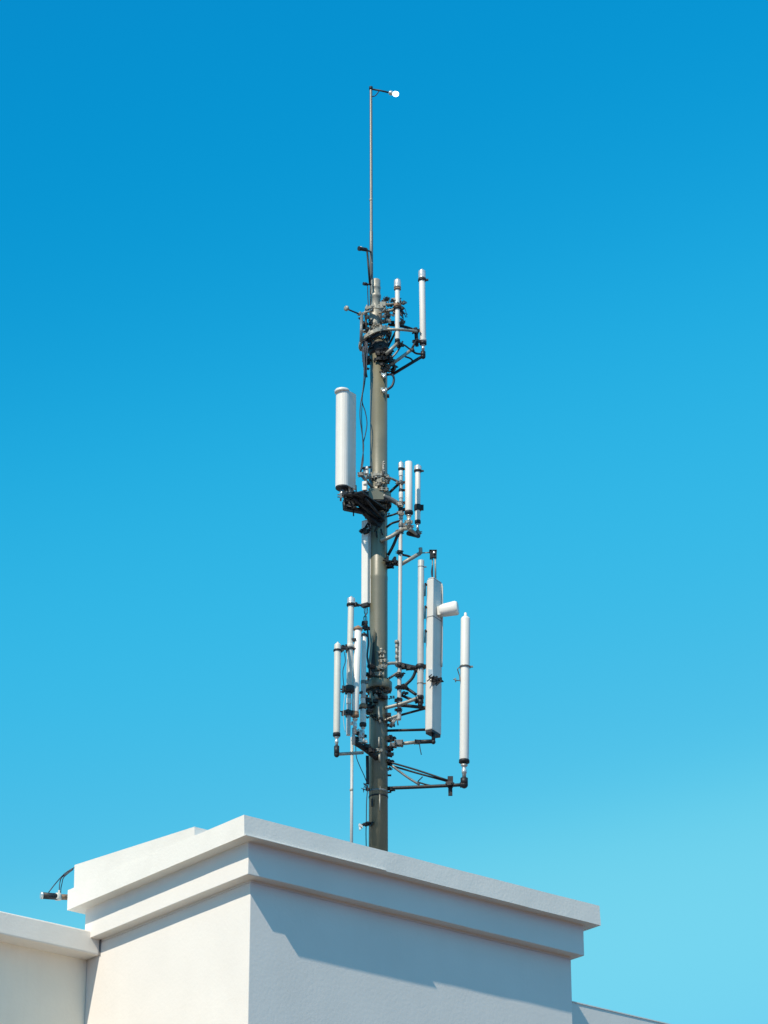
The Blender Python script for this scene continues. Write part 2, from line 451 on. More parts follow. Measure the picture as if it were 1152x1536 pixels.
# ---- big white panel antenna on the upper left
def dshape(c, Fd, w, dep, k=9):
    S = V((-Fd.y, Fd.x, 0)); out = []
    for i in range(k+1):
        a = math.pi*i/k
        out.append(c + S*(math.cos(a)*w/2) + Fd*(math.sin(a)*w*.42))
    out += [c - S*w/2*.98 - Fd*dep, c + S*w/2*.98 - Fd*dep]
    return out
DP = -.25
Fd = V((-.60, -.80, 0)).normalized()
pb = at(513.2, 731, DP); ptp = at(513.2, 588, DP); H = ptp.z-pb.z
c0 = V((pb.x, pb.y, pb.z))
pan = thing('panel_antenna', 'large white rounded panel antenna, widest one, on the upper left of the mast', 'antenna', c0 - Z*.12)
bm = nb(); prism(bm, dshape(c0, Fd, .19, .175), Z*H)
part('radome', bm, 'white', pan, bevel=.006)
bm = nb(); lathe(bm, c0+Fd*.012+Z*H, c0+Fd*.012+Z*(H+1), [(-.02, .095), (-.016, .101), (.008, .101), (.022, .092), (.036, .062), (.043, .01)], 26)
part('cap', bm, 'white', pan)
bm = nb(); obox(bm, c0-Fd*.12+V((.03, -.02, 0))+Z*(H-.012), Fd*.045, V((-Fd.y, Fd.x, 0))*.055, Z*.016)
part('rear_bracket', bm, 'dark', pan)
bm = nb(); lathe(bm, c0-Z*.03, c0+Z*.003, [(0, .075), (.012, .088), (.033, .088)], 22)
part('bottom_plug', bm, 'black', pan)
bm = nb(); lathe(bm, c0-Z*.14, c0-Z*.02, [(0, .022), (.03, .022), (.032, .034), (.07, .034), (.072, .026), (.12, .026)], 12)
part('stub', bm, 'silver', pan)
for dx in (.03, .075, .11):
    bm = nb(); q = c0+V((dx, .04, 0)); rod(bm, q-Z*.10, q+Z*.002, .011, 8)
    part('connector', bm, 'silver', pan)

# ---- narrow panel left of the pole, half hidden
p0 = at(548.2, 906, -.05); p1 = at(548.2, 781, -.05); Hn = p1.z-p0.z
nar = thing('panel_antenna', 'narrow white flat panel antenna pressed against the left side of the pole', 'antenna', p0-Z*.06)
f2 = V((-.55, -.83, 0)).normalized(); s2 = V((-f2.y, f2.x, 0))
bm = nb(); obox(bm, p0+Z*Hn/2, f2*.028, s2*.05, Z*Hn/2); part('radome', bm, 'white', nar, bevel=.01)
bm = nb(); obox(bm, p0+Z*Hn/2-f2*.04-s2*-.014, f2*.012, s2*.05, Z*Hn*.49); part('back_plate', bm, 'grey', nar)
bm = nb(); obox(bm, p0-Z*.02, f2*.03, s2*.05, Z*.022); part('bottom_plug', bm, 'black', nar)
bm = nb(); q = at(547.5, 797, -.12); clampblock(bm, q, .06, 4, 3); clampblock(bm, at(543, 796, -.13), .035, 3, 4); part('clamp', bm, 'dark', nar)
bm = nb(); q = at(549, 906, -.05)
for i in range(3): sweep(bm, smooth_path([q+V((i*.015-.02, 0, -.03)), q+V((.02*i-.02, 0, -.12)), q+V((.01-.02*i, -.01, -.2)), q+V((.0, -.01, -.30))]), .006, 6)
part('cable_tail', bm, 'cable', nar)

# ---- tall box panel on the right with its corner to the camera
dE = -.12
e0 = at(650.3, 1097, dE); e1 = at(652.6, 871, dE); He = (e1-e0).length; ue = (e1-e0)/He
tall = thing('panel_antenna', 'tall white box panel antenna with one shaded face, right of the pole', 'antenna', at(650, 1113, dE))
fa = V((-.52, -.855, 0)).normalized(); sa = V((-fa.y, fa.x, 0))
poly = [(-.048, .03), (-.038, .052), (.012, .05), (.038, -.018)]
# cross-section: lit narrow front, wide flank turning away to the right
wE = .0865
base_poly = [V((-.108, .02, 0)), V((-.102, -.035, 0)), V((-.022, -.085, 0)), V((.098, .120, 0)), V((.098, .160, 0)), V((.02, .19, 0))]
def lean_prism(bm, base, vec): prism(bm, base, vec)
bm = nb(); lean_prism(bm, [e0+q for q in base_poly], ue*He); part('radome', bm, 'offwht', tall, bevel=.014)
bm = nb(); lean_prism(bm, [e1+q*.9-Z*.004 for q in base_poly], Z*.03); part('cap', bm, 'grey', tall, bevel=.012)
bm = nb(); lean_prism(bm, [e0+q*.92-Z*.03 for q in base_poly], Z*.033); part('bottom_plug', bm, 'black', tall)
bm = nb(); rod(bm, at(650, 1113, dE), e0-Z*.02, .024, 12); ball(bm, at(650, 1113, dE), .03); part('elbow', bm, 'dark', tall)
bm = nb(); es = e1.lerp(e0, (929-871)/(1097-871)); lean_prism(bm, [es+q*1.012 for q in base_poly], Z*.012); part('seam_strap', bm, 'steel', tall)
bm = nb()
for yy in (878, 912, 948):
    rod(bm, at(640.5, yy, dE-.02), at(637.8, yy-3, dE-.05), .012, 8); rod(bm, at(637.8, yy-3, dE-.05), at(637.4, yy+16, dE-.05), .010, 8)
part('handle', bm, 'dark', tall)
bm = nb()
sweep(bm, smooth_path([at(662.5, 876, dE+.1), at(663.6, 882, dE+.1), at(663.6, 900, dE+.1), at(663.2, 960, dE+.1), at(662.6, 1000, dE+.1)]), .010, 8)
part('side_rail', bm, 'cream', tall)
bm = nb(); clampblock(bm, at(655, 1020, dE-.09), .07, 5, 8)
for k in range(7):
    q = at(650+R.uniform(-3, 8), 1019+R.uniform(-6, 6), dE-.1)
    sweep(bm, smooth_path([q, q+V((R.uniform(-.05, .05), -.03, R.uniform(-.06, .06))), q+V((R.uniform(-.09, .09), -.02, R.uniform(-.07, .05)))]), .007, 6)
part('clamp', bm, 'dark', tall)
bm = nb(); obox(bm, at(646, 1010, dE-.07), V((.03, 0, 0)), V((0, .012, 0)), Z*.05); part('mounting_plate', bm, 'silver', tall)

# ---- white boxy unit on the tall panel's side
dW = -.1
wb0 = at(663, 917, dW)
box = thing('equipment_box', 'small white hexagonal box sticking out to the right of the tall panel antenna', 'equipment box', wb0)
axd = V((.97, -.22, .10)).normalized(); sd = V((.22, .97, 0)).normalized(); ud = axd.cross(sd).normalized()
if ud.z < 0: ud = -ud
bm = nb()
def sect(s, k):
    return [wb0 + axd*s + sd*(x*k) + ud*(z*k) for x, z in [(.085*math.copysign(abs(math.cos(t_))**.75, math.cos(t_)), .01+.092*math.copysign(abs(math.sin(t_))**.75, math.sin(t_))) for t_ in [2*math.pi*(q_+.5)/16 for q_ in range(16)]]]
rings = [[bm.verts.new(p) for p in sect(s, k)] for s, k in ((-.03, .70), (0, .82), (.03, .9), (.185, 1.0), (.215, .86))]
for a, b in zip(rings, rings[1:]):
    for j in range(16): bm.faces.new((a[j], a[(j+1) % 16], b[(j+1) % 16], b[j])).smooth = True
bm.faces.new(rings[0]); bm.faces.new(rings[-1])
part('housing', bm, 'white', box, bevel=.006)
bm = nb(); obox(bm, wb0-axd*.035, axd*.02, sd*.05, ud*.06); part('bracket', bm, 'cream', box)

# ------------------------------------------------------------------ thin top pole with lamp
tp0 = at(557.2, 468, .07); tp1 = at(556.4, 131.5, .07)
tip = thing('lamp_pole', 'slender grey pole rising from the mast head with a glowing white lamp on its arm', 'lamp', tp0)
bm = nb(); Lp = (tp1-tp0).length
lathe(bm, tp0, tp1, [(0, .024), (Lp*.35, .024), (Lp*.352, .0205), (Lp*.995, .0195), (Lp, .016)], 12); part('pole', bm, 'tube', tip)
bm = nb(); rod(bm, tp1-Z*.03, tp1+Z*.012, .027, 10); part('pole_cap', bm, 'dark', tip)
a1 = at(585, 139.2, .02)
bm = nb(); sweep(bm, [at(556.4, 133.5, .07), at(571, 136, .05), a1], .013, 8); part('arm', bm, 'dark', tip)
bm = nb(); sweep(bm, smooth_path([at(557.5, 145, .06), at(563, 143.5, .06), at(568.5, 137, .05)]), .007, 6); part('brace', bm, 'dark', tip)
lc = at(593.5, 141, .01)
bm = nb(); lathe(bm, a1-(lc-a1)*.2, lc, [(0, .016), (.015, .032), (.045, .034), (.05, .026), (.07, .026)], 12); ho = part('lamp_holder', bm, 'silver', tip)
bm = nb(); ball(bm, lc, .041, 1.1, 1, .95, 20); [setattr(f, 'smooth', True) for f in bm.faces]; part('lamp_globe', bm, 'globe', ho)
for x, y in ((556.5, 300), (557.2, 395)):
    bm = nb(); collar(bm, at(x, y, .07), .0235, .03); part('joint', bm, 'pale', tip)

cm = thing('camera', 'tiny black camera on a thin strut half way down the slender lamp pole', 'camera', at(554.5, 425, -.13))
bm = nb(); sweep(bm, [at(554.8, 426, -.13), at(550.8, 377, -.15)], .014, 8); part('strut', bm, 'dark', cm)
bm = nb(); rod(bm, at(540, 373, -.2), at(549.5, 374.5, -.14), .027, 12); ball(bm, at(549, 374.6, -.15), .026); part('body', bm, 'black', cm)
bm = nb(); rod(bm, at(538, 372.7, -.215), at(540.5, 373, -.2), .033, 12); ln = part('hood', bm, 'black', cm)
bm = nb(); rod(bm, at(540.8, 370.3, -.22), at(543, 370.8, -.22), .010, 8); part('lens', bm, 'silver', ln)
bm = nb(); rod(bm, at(549, 374.5, -.14), at(556.5, 378, .06), .012, 8); part('bracket', bm, 'dark', cm)

s2_ = thing('sensor', 'small black sensor sticking out left just below the camera, level with the mast top', 'sensor', at(554, 426, -.12))
bm = nb(); rod(bm, at(545, 425.5, -.16), at(550, 426.2, -.13), .023, 10); part('body', bm, 'black', s2_)
bm = nb(); rod(bm, at(550, 426.2, -.13), at(557, 427, -.11), .013, 8); part('bracket', bm, 'dark', s2_)
bm = nb(); sweep(bm, smooth_path([at(551.5, 428, -.13), at(551.8, 445, -.12), at(553, 466, -.12)]), .008, 6); part('wire', bm, 'cable', s2_)

# left stalk with a pale disc
st = thing('sensor', 'pale disc sensor on a dark stalk pointing left from the mast head', 'sensor', at(541, 471, -.18))
bm = nb(); c = at(520.5, 463.5, -.3)
lathe(bm, c-V((.02, .03, 0)), c+V((.03, .02, 0)), [(0, .012), (.004, .036), (.028, .038), (.034, .02), (.06, .014)], 14); part('disc', bm, 'pale', st)
bm = nb(); rod(bm, c, at(540, 471.5, -.18), .011, 8); part('stalk', bm, 'dark', st)
bm = nb(); clampblock(bm, at(541.5, 471, -.18), .045, 4, 21); part('clamp', bm, 'pale', st)

# ------------------------------------------------------------------ mounting frames
MG = 'steel mounting frames clamped round the mast'
def mount(label, org): return thing('mounting_frame', label, 'mounting frame', org, MG)
def bars(parent, segs):
    for (name, m, r, pts) in segs:
        bm = nb(); P = [at(*p) for p in pts]
        if len(P) > 2: P = smooth_path(P, 4)
        sweep(bm, P, r, 10); part(name, bm, m, parent)

# -- mast head
mh = mount('bolted steel frame round the mast head with arms reaching right to the top antennas', onpole(500))
bars(mh, [
 ('arm', 'pale', .020, [(578, 494, -.15), (602, 494.5, -.17), (625, 497, -.02)]),
 ('arm', 'dark', .020, [(582, 487, .05), (604, 489.5, .05), (625, 496, .03)]),
 ('arm', 'pale', .022, [(580, 552, -.08), (617, 525, -.05)]),
 ('arm', 'dark', .016, [(617, 525, -.05), (625.5, 508, .0)]),
 ('arm', 'dark', .021, [(588, 562, .02), (636, 533, .05)]),
 ('arm', 'pale', .023, [(579, 531, -.2), (597.5, 514, -.16)]),
 ('arm', 'dark', .015, [(582, 520, .06), (594, 497, .04)]),
 ('brace', 'dark', .012, [(600, 516, -.1), (607, 518, -.07), (615, 524, -.05)]),
 ('brace', 'dark', .012, [(608, 535, -.04), (616, 538, .0), (620, 543, .03)]),
 ('brace', 'dark', .014, [(617, 525, -.05), (624, 530, .0), (633, 531, .05)]),
 ('brace', 'steel', .013, [(584, 541, -.1), (597, 526, -.08), (604, 512, -.08)]),
 ('post', 'steel', .022, [(542.5, 474, -.2), (541.5, 512, -.22)]),
 ('post', 'dark', .016, [(548, 470, -.16), (551, 508, -.16)]),
 ('post', 'dark', .026, [(623.5, 492, .02), (625.5, 519, .02)]),
])
bm = nb()
clampblock(bm, at(624, 497, .02), .055, 4, 5); clampblock(bm, at(625, 512, .02), .05, 4, 6); part('clamp', bm, 'dark', mh)
bm = nb(); clampblock(bm, at(598, 517, -.15), .06, 4, 7); clampblock(bm, at(618, 525, -.05), .04, 4, 9); part('clamp', bm, 'dark', mh)
bm = nb()
for (x, y, s, q) in ((586, 553, .08, 1), (583, 540, .07, 2), (580, 528, .08, 3), (588, 545, .05, 12)): clampblock(bm, at(x, y, -.05), s, 6, q)
for k in range(14): clampblock(bm, at(R.uniform(571, 584), R.uniform(528, 562), -.13), R.uniform(.025, .05), 4, 960+k)  # extra dark clamps added to stand for the head frame's shade on the pole
part('clamp', bm, 'dark', mh)  # also holds the extra clamps that stand for shade
# lower and upper bracket rings, tilted a little like real clamp bands
def band_ring(cy, rx, ry, tilt, r, m, parent, name='clamp_band', cx=0, a0=0, a1=6.283, h=.05):
    bm = nb(); n = 26; c = onpole(cy)+V((cx, 0, 0)); P = []
    for i in range(n+1):
        a = a0+(a1-a0)*i/n
        P.append(c+V((rx*math.cos(a), ry*math.sin(a), tilt*math.cos(a))))
    for p, q in zip(P, P[1:]): beam(bm, p, q+(q-p)*.1, r, h)
    for i in range(0, n, 3):
        rod(bm, P[i]-Z*.05, P[i]+Z*.06, .011, 6); obox(bm, P[i]+Z*.01, V((.022, 0, 0)), V((0, .022, 0)), Z*.016)
    return part(name, bm, m, parent)
band_ring(509, .205, .24, .10, .035, 'pale', mh, cx=-.05)
band_ring(513, .175, .2, .09, .03, 'dark', mh, cx=-.03)
band_ring(471, .16, .2, -.03, .025, 'pale', mh, cx=-.02, h=.04)
bm = nb(); lathe(bm, onpole(534), onpole(512), [(0, .122), (.05, .135), (.10, .14), (.17, .12), (.2, .09)], 24)
for k in range(26):
    a = R.uniform(0, 6.28); q = onpole(R.uniform(513, 548)) + V((math.cos(a), math.sin(a), 0))*R.uniform(.125, .17)
    clampblock(bm, q, R.uniform(.02, .045), 3, k+40)
part('collar', bm, 'dark', mh)
bm = nb()
for k in range(34):
    a = R.uniform(0, 6.28); q = onpole(R.uniform(492, 512)) + V((-.03+math.cos(a)*R.uniform(.08, .19), math.sin(a)*R.uniform(.08, .19), -.1*math.cos(a)*0))
    clampblock(bm, q, R.uniform(.02, .042), 3, k+90)
part('clamp', bm, 'pale', mh)
bm = nb()
for k in range(26):
    q = at(R.uniform(572, 607), R.uniform(450, 484), R.uniform(-.2, .1))
    clampblock(bm, q, R.uniform(.018, .042), 3, k+150)
for k in range(10):
    q = at(R.uniform(572, 600), R.uniform(448, 480), R.uniform(-.2, .1)); d_ = V((R.uniform(-.1, .14), R.uniform(-.08, .08), R.uniform(-.1, .06)))
    rod(bm, q, q+d_, .009, 6)
part('clamp', bm, 'steel', mh)
bm = nb()
for k in range(22): clampblock(bm, at(R.uniform(573, 604), R.uniform(447, 486), R.uniform(-.2, .1)), R.uniform(.02, .045), 3, 900+k)
for k in range(10): clampblock(bm, at(R.uniform(540, 560), R.uniform(474, 505), R.uniform(-.2, -.1)), R.uniform(.02, .04), 3, 930+k)
part('clamp', bm, 'dark', mh)
bm = nb()
for p, q in (((566, 458, -.15), (597, 455, -.15)), ((568, 470, -.1), (598, 462, -.15)), ((560, 466, -.12), (543, 470, -.18))): rod(bm, at(*p), at(*q), .014, 8)
obox(bm, at(574, 457, -.15), V((.04, 0, 0)), V((0, .03, 0)), Z*.03)
part('strut', bm, 'pale', mh)
bm = nb()
for k in range(9):
    q = at(R.uniform(596, 601), R.uniform(455, 475), -.12); e_ = at(R.uniform(602, 614), R.uniform(466, 484), -.08)
    sweep(bm, smooth_path([q, q.lerp(e_, .5)+V((R.uniform(-.03, .03), 0, R.uniform(-.05, .05))), e_]), .005, 5)
for k in range(5):
    q = at(575+R.uniform(-4, 6), 455, -.1); e_ = at(R.uniform(574, 585), R.uniform(443, 449), -.1); sweep(bm, smooth_path([q, q.lerp(e_, .5)+V((R.uniform(-.03, .03), 0, 0)), e_]), .005, 5)
part('wire', bm, 'cable', mh)

# -- big panel mount (upper left)
bp = mount('dark stepped bracket carrying the large white panel antenna left of the pole', onpole(760))
q = lambda x, y, d: at(x, y, d)
P0 = onpole(769)
bm = nb(); beam(bm, q(513, 741, -.28), q(556, 741, -.14), .05, .045); part('arm', bm, 'dark', bp)
bm = nb(); beam(bm, q(516, 752, -.32), q(558, 749, -.14), .05, .04); part('arm', bm, 'dark', bp)
bm = nb(); beam(bm, q(517, 762, -.26), q(548, 768, -.2), .07, .055); beam(bm, q(548, 768, -.2), q(570, 790, -.08), .08, .075); part('brace', bm, 'dark', bp)
bm = nb(); beam(bm, q(536, 752, -.3), q(562, 775, -.12), .06, .07); part('brace', bm, 'dark', bp)
# slanting underside tray between the pole and the panel foot, sticking out towards the sun
for k, (xa, ya, xb, yb, w_) in enumerate(((-.42, -.32, -.05, -.10, .045), (-.44, -.56, .0, -.13, .10), (-.36, -.60, .03, -.14, .085), (-.25, -.60, .06, -.14, .08))):
    bm = nb(); beam(bm, P0+V((xa, ya, .02)), P0+V((xb, yb, -.02)), w_, .02); part('slat', bm, 'dark', bp)
for k, (xa, ya, xb, yb) in enumerate(((-.40, -.34, -.05, -.12), (-.33, -.50, .02, -.12), (-.18, -.50, .07, -.12))):
    bm = nb(); rod(bm, P0+V((xa, ya, -.015)), P0+V((xb, yb, -.17)), .02, 8); part('brace', bm, 'dark', bp)
for k, (xa, ya, xb, yb) in enumerate(((-.43, -.30, -.45, -.56), (-.45, -.56, -.23, -.61))):
    bm = nb(); rod(bm, P0+V((xa, ya, .0)), P0+V((xb, yb, -.0)), .016, 8); part('rim', bm, 'dark', bp)
bm = nb()
for k in range(22): clampblock(bm, P0+V((R.uniform(-.42, -.05), R.uniform(-.5, -.15), R.uniform(-.015, .03))), R.uniform(.025, .045), 3, 800+k)
part('clamp', bm, 'dark', bp)
for x, d in ((517, -.3), (529, -.3), (541, -.25), (551, -.2)):
    bm = nb(); beam(bm, q(x, 738, d), q(x+.5, 763, d), .03, .035); part('post', bm, 'dark', bp)
bm = nb(); rod(bm, q(517, 753, -.3), q(518, 765, -.28), .034, 10); part('foot_plate', bm, 'dark', bp)
bm = nb(); clampblock(bm, q(515.5, 746, -.28), .075, 4, 31); part('clamp', bm, 'steel', bp)
for x, y, y2, d in ((530, 764, 774, -.25), (522, 735, 741, -.25), (534, 728, 741, -.25), (528, 731, 741, -.22)):
    bm = nb(); rod(bm, q(x, y, d), q(x+.3, y2, d), .010, 6); part('bolt', bm, 'dark', bp)
bm = nb(); obox(bm, q(524, 758.5, -.33), V((.035, .02, 0)), V((0, .004, 0)), Z*.012); part('plate', bm, 'silver', bp)
bm = nb(); beam(bm, q(553, 741, -.18), q(575, 741, -.16), .02, .16); part('clamp_plate', bm, 'pole', bp)
band_ring(756, .15, .15, .0, .04, 'dark', bp, h=.07)
bm = nb()
for k in range(24):
    a = R.uniform(2.4, 5.6); z_ = R.uniform(755, 795); qq = onpole(z_)+V((math.cos(a), math.sin(a), 0))*R.uniform(.13, .2)
    clampblock(bm, qq, R.uniform(.02, .045), 3, 300+k)
for k in range(7):
    e_ = q(R.uniform(540, 572), R.uniform(770, 800), -.14); rod(bm, e_, e_+V((R.uniform(-.06, .06), -.02, -.09)), .011, 6)
part('clamp', bm, 'dark', bp)
bm = nb()
rod(bm, q(541, 712, -.3), q(560, 733, -.15), .018, 8); clampblock(bm, q(541, 712, -.3), .05, 4, 61); clampblock(bm, q(548, 716, -.26), .045, 4, 62); part('strut', bm, 'steel', bp)
bm = nb(); rod(bm, q(544, 702.5, -.2), q(556, 700.5, -.08), .016, 8); part('strut', bm, 'cable', bp)
for (x0, y0, x1, y1, lab, d) in ((545, 700, 553, 712, 'small white box hugging the pole just above the big panel bracket', -.16), (543.5, 722, 551, 737, 'small white box standing on the big panel bracket beside the pole', -.28)):
    bx = thing('junction_box', lab, 'junction box', at((x0+x1)/2, y1, d), 'junction boxes')
    c = (at(x0, y0, d)+at(x1, y1, d))/2; w_ = (x1-x0)*PX/2; h_ = (y1-y0)*PX/2
    bm = nb(); obox(bm, c, V((.9, -.25, 0))*w_, V((.25, .9, 0))*.03, Z*h_); part('housing', bm, 'white', bx, bevel=.004)
    bm = nb(); obox(bm, c+V((0, -.036, h_*.2)), V((w_*.6, -.01, 0)), V((0, .004, 0)), Z*h_*.12); part('hinge', bm, 'steel', bx)
    bm = nb(); rod(bm, c-Z*(h_+.03), c-Z*(h_-.002), .011, 8); part('gland', bm, 'black', bx)

# -- middle right mount
mr = mount('curved pale brackets holding the right hand trio of antennas to the pole', onpole(770))
bars(mr, [
 ('arm', 'steel', .016, [(572, 716, -.1), (585, 717, -.12), (600, 724, -.07)]),
 ('arm', 'dark', .018, [(582, 741, -.02), (599, 725, -.05)]),
 ('arm', 'steel', .034, [(574, 744, -.14), (586, 749, -.1), (601, 758, -.06)]),
 ('arm', 'dark', .013, [(580, 775, -.05), (590, 772, -.08), (601, 768, -.05)]),
 ('arm', 'dark', .015, [(580, 791, -.05), (588, 785, -.08), (601, 781, -.05)]),
 ('arm', 'pale', .026, [(571, 811, -.12), (586, 805, -.14), (600, 796, -.12)]),
 ('arm', 'pale', .024, [(600, 797, -.12), (606, 793.5, -.16), (615, 794, -.28), (624, 801, -.1)]),
 ('arm', 'dark', .030, [(612, 800, -.2), (628, 804, -.02)]),
 ('brace', 'dark', .020, [(582, 833, -.02), (590, 818, -.08), (597, 801, -.12)]),
 ('post', 'steel', .02, [(575, 693, -.14), (575, 715, -.15)]),
])
band_ring(720, .135, .14, 0, .02, 'pale', mr, h=.05, a0=3.6, a1=6.6)
bm = nb()
for k in range(7): ball(bm, at(575.3+R.uniform(-1, 1), 693+k*3.4, -.15), .016)
clampblock(bm, at(573, 722, -.15), .07, 5, 71); clampblock(bm, at(575, 735, -.14), .06, 5, 72); clampblock(bm, at(569, 727, -.15), .05, 5, 73)
part('clamp', bm, 'pale', mr)
bm = nb()
for (x, y, s, k) in ((600, 724, .05, 74), (600, 757, .055, 75), (601, 770, .05, 76), (614, 790, .05, 77), (626, 799, .05, 78), (598, 799, .055, 79)): clampblock(bm, at(x, y, -.1), s, 4, k)
part('clamp', bm, 'steel', mr)
bm = nb(); rod(bm, at(613.4, 775, -.3), at(613.4, 793, -.28), .028, 10); clampblock(bm, at(613.4, 783, -.3), .05, 4, 80); part('post', bm, 'pale', mr)

# -- long support pipe and its boom
lp0 = at(598.8, 1080, -.1); lp1 = at(600.8, 797, -.1)
pipe = thing('support_pipe', 'long thin grey support pipe standing clear of the pole on its right', 'pipe', lp0)
bm = nb(); lathe(bm, lp0, lp1, [(0, .024), (.02, .027), ((lp1-lp0).length-.01, .026), ((lp1-lp0).length, .02)], 14); part('tube', bm, 'grey', pipe)
bm = nb()
for y, k in ((830, 1), (1000, 2), (1016, 3), (1033, 4), (1058, 5), (1066, 6)):
    p = lp1.lerp(lp0, (y-797)/(1080-797)); collar(bm, p, .034, .05); clampblock(bm, p+V((-.01, -.02, 0)), .042, 4, k)
part('clamp', bm, 'dark', pipe)
bm = nb()
for y in (963, 970, 978, 986, 994): collar(bm, at(595, y, -.13), .02+.006*(y % 2), .04)
rod(bm, at(595, 961, -.13), at(595, 1000, -.13), .014, 8); part('insulator', bm, 'pale', pipe)
bo = mount('upper right boom with an upturned elbow and a dark clamp box at its tip', onpole(843))
bars(bo, [
 ('arm', 'pale', .026, [(599, 848, -.08), (630, 830, -.05)]),
 ('arm', 'dark', .015, [(603, 832, -.08), (612, 834, -.07), (618, 837, -.06)]),
 ('arm', 'dark', .022, [(580, 842, -.05), (592, 846, -.06), (600, 847, -.08)]),
 ('elbow', 'pale', .026, [(630, 830, -.05), (631, 827, -.05), (630.6, 822, -.05)]),
 ('tie_rod', 'steel', .008, [(632, 829.5, -.05), (648, 828.5, -.08)]),
 ('drop_rod', 'steel', .008, [(648.5, 830, -.1), (648.8, 872, -.12)]),
 ('drop_rod', 'pale', .012, [(652.8, 826, -.1), (653.4, 872, -.12)]),
])
bm = nb(); clampblock(bm, at(585, 842, -.05), .10, 6, 91); clampblock(bm, at(583, 848, -.03), .07, 6, 92); part('clamp', bm, 'dark', bo)
bm = nb(); c = at(649.5, 832, -.1)
obox(bm, c+V((-.03, 0, 0)), V((.012, 0, 0)), V((0, .035, 0)), Z*.055); obox(bm, c+V((.035, 0, 0)), V((.012, 0, 0)), V((0, .035, 0)), Z*.05); obox(bm, c+Z*.045, V((.05, 0, 0)), V((0, .035, 0)), Z*.012); obox(bm, c+V((0, -.01, -.02)), V((.02, 0, 0)), V((0, .02, 0)), Z*.03)
part('clamp_box', bm, 'dark', bo)
bm = nb(); ball(bm, c+V((.012, -.04, .01)), .018); part('bolt', bm, 'silver', bo)
bm = nb(); sweep(bm, smooth_path([at(648.8, 848, -.12), at(647.4, 858, -.12), at(648.6, 868, -.12)]), .01, 6); part('wire', bm, 'cable', bo)

# -- lower right frame
lr = mount('square dark lattice frame on the right of the lower flange ring', onpole(1040))
bars(lr, [
 ('arm', 'pale', .020, [(573, 999, -.14), (585, 995, -.14), (596, 995, -.12)]),
 ('arm', 'dark', .034, [(596, 996, -.11), (612, 1000, -.1), (632, 1004, -.1)]),
 ('brace', 'dark', .020, [(624, 1005, -.1), (618, 1018, -.08), (604, 1031, -.06)]),
 ('brace', 'dark', .020, [(600, 1030, -.08), (612, 1034, -.06), (624, 1042, -.1)]),
 ('brace', 'steel', .016, [(580, 1020, -.05), (592, 1012, -.08), (598, 1008, -.1)]),
 ('arm', 'pale', .022, [(578, 1062, -.1), (594, 1058, -.13), (611, 1053, -.14), (629, 1046, -.13)]),
 ('arm', 'dark', .022, [(598, 1058, -.08), (614, 1059, -.06), (647, 1063, -.1)]),
 ('arm', 'dark', .015, [(600, 1073, -.05), (618, 1068, -.02), (645, 1061, -.08)]),
 ('arm', 'pale', .018, [(577, 1081, -.1), (586, 1077, -.1), (598, 1073, -.1)]),
 ('arm', 'dark', .018, [(602, 1043, -.05), (614, 1048, -.08), (627, 1052, -.1)]),
 ('post', 'pole', .022, [(575, 1004, -.14), (574.5, 1022, -.14)]),
])
bm = nb()
for (x, y, s, k) in ((604, 1000, .06, 11), (613, 1002, .05, 12), (605, 1030, .055, 13), (601, 1012, .05, 14), (628, 1004, .06, 16), (629, 1050, .07, 17), (607, 1040, .04, 18), (598, 1050, .05, 19)): clampblock(bm, at(x, y, -.1), s, 5, k)
part('clamp', bm, 'dark', lr)
bm = nb()
for (x, y, s, k) in ((573, 978, .045, 21), (574, 985, .04, 22), (576, 992, .05, 23), (571, 1002, .06, 24), (569, 1012, .06, 25), (574, 1000, .05, 26)): clampblock(bm, at(x, y, -.15), s, 4, k)
for y in (974, 980, 986): ball(bm, at(572+(y-974)*.25, y, -.15), .022)
part('clamp', bm, 'pale', lr)
bm = nb()
for k in range(8):
    e_ = at(594+R.uniform(-3, 4), 1075+R.uniform(-3, 3), -.1); rod(bm, e_, e_+V((R.uniform(-.10, .03), 0, -R.uniform(.06, .13))), .010, 6)
part('bolt', bm, 'steel', lr)
bm = nb()
for k in range(40):
    a = R.uniform(2.6, 6.6); qq = onpole(R.uniform(1036, 1090))+V((math.cos(a), math.sin(a), 0))*R.uniform(.12, .19)
    clampblock(bm, qq, R.uniform(.02, .05), 3, 500+k)
part('clamp', bm, 'dark', lr)
bm = nb(); sweep(bm, smooth_path([at(567, 1060, -.16), at(569, 1075, -.17), at(571, 1084, -.16)]), .016, 6); rod(bm, at(563, 1041, -.16), at(566, 1048, -.16), .02, 8); part('strut', bm, 'pale', lr)

# -- lower mount of the tall panel
lt = mount('horizontal bars under the tall box panel antenna with a short hanging wire', onpole(1105))
bars(lt, [
 ('arm', 'dark', .017, [(578, 1096, 0), (639, 1094.5, -.08)]),
 ('arm', 'pale', .022, [(598, 1116, -.1), (631, 1112.5, -.11)]),
 ('arm', 'dark', .027, [(629, 1112.8, -.11), (650, 1112, -.12)]),
 ('arm', 'dark', .02, [(579, 1122, -.03), (590, 1119, -.06), (600, 1115.5, -.1)]),
 ('wire', 'cable', .006, [(629, 1114, -.13), (630, 1122, -.13), (632, 1132, -.13)]),
])
bm = nb(); clampblock(bm, at(626, 1113, -.11), .05, 4, 33); part('clamp', bm, 'dark', lt)
bm = nb(); clampblock(bm, at(598, 1115, -.1), .075, 6, 34); clampblock(bm, at(590, 1118, -.08), .06, 6, 35); part('clamp', bm, 'steel', lt)
bm = nb(); clampblock(bm, at(585, 1108, -.04), .07, 6, 36); clampblock(bm, at(583, 1124, -.03), .06, 6, 37); clampblock(bm, at(585, 1132, -.03), .05, 6, 38); part('clamp', bm, 'dark', lt)

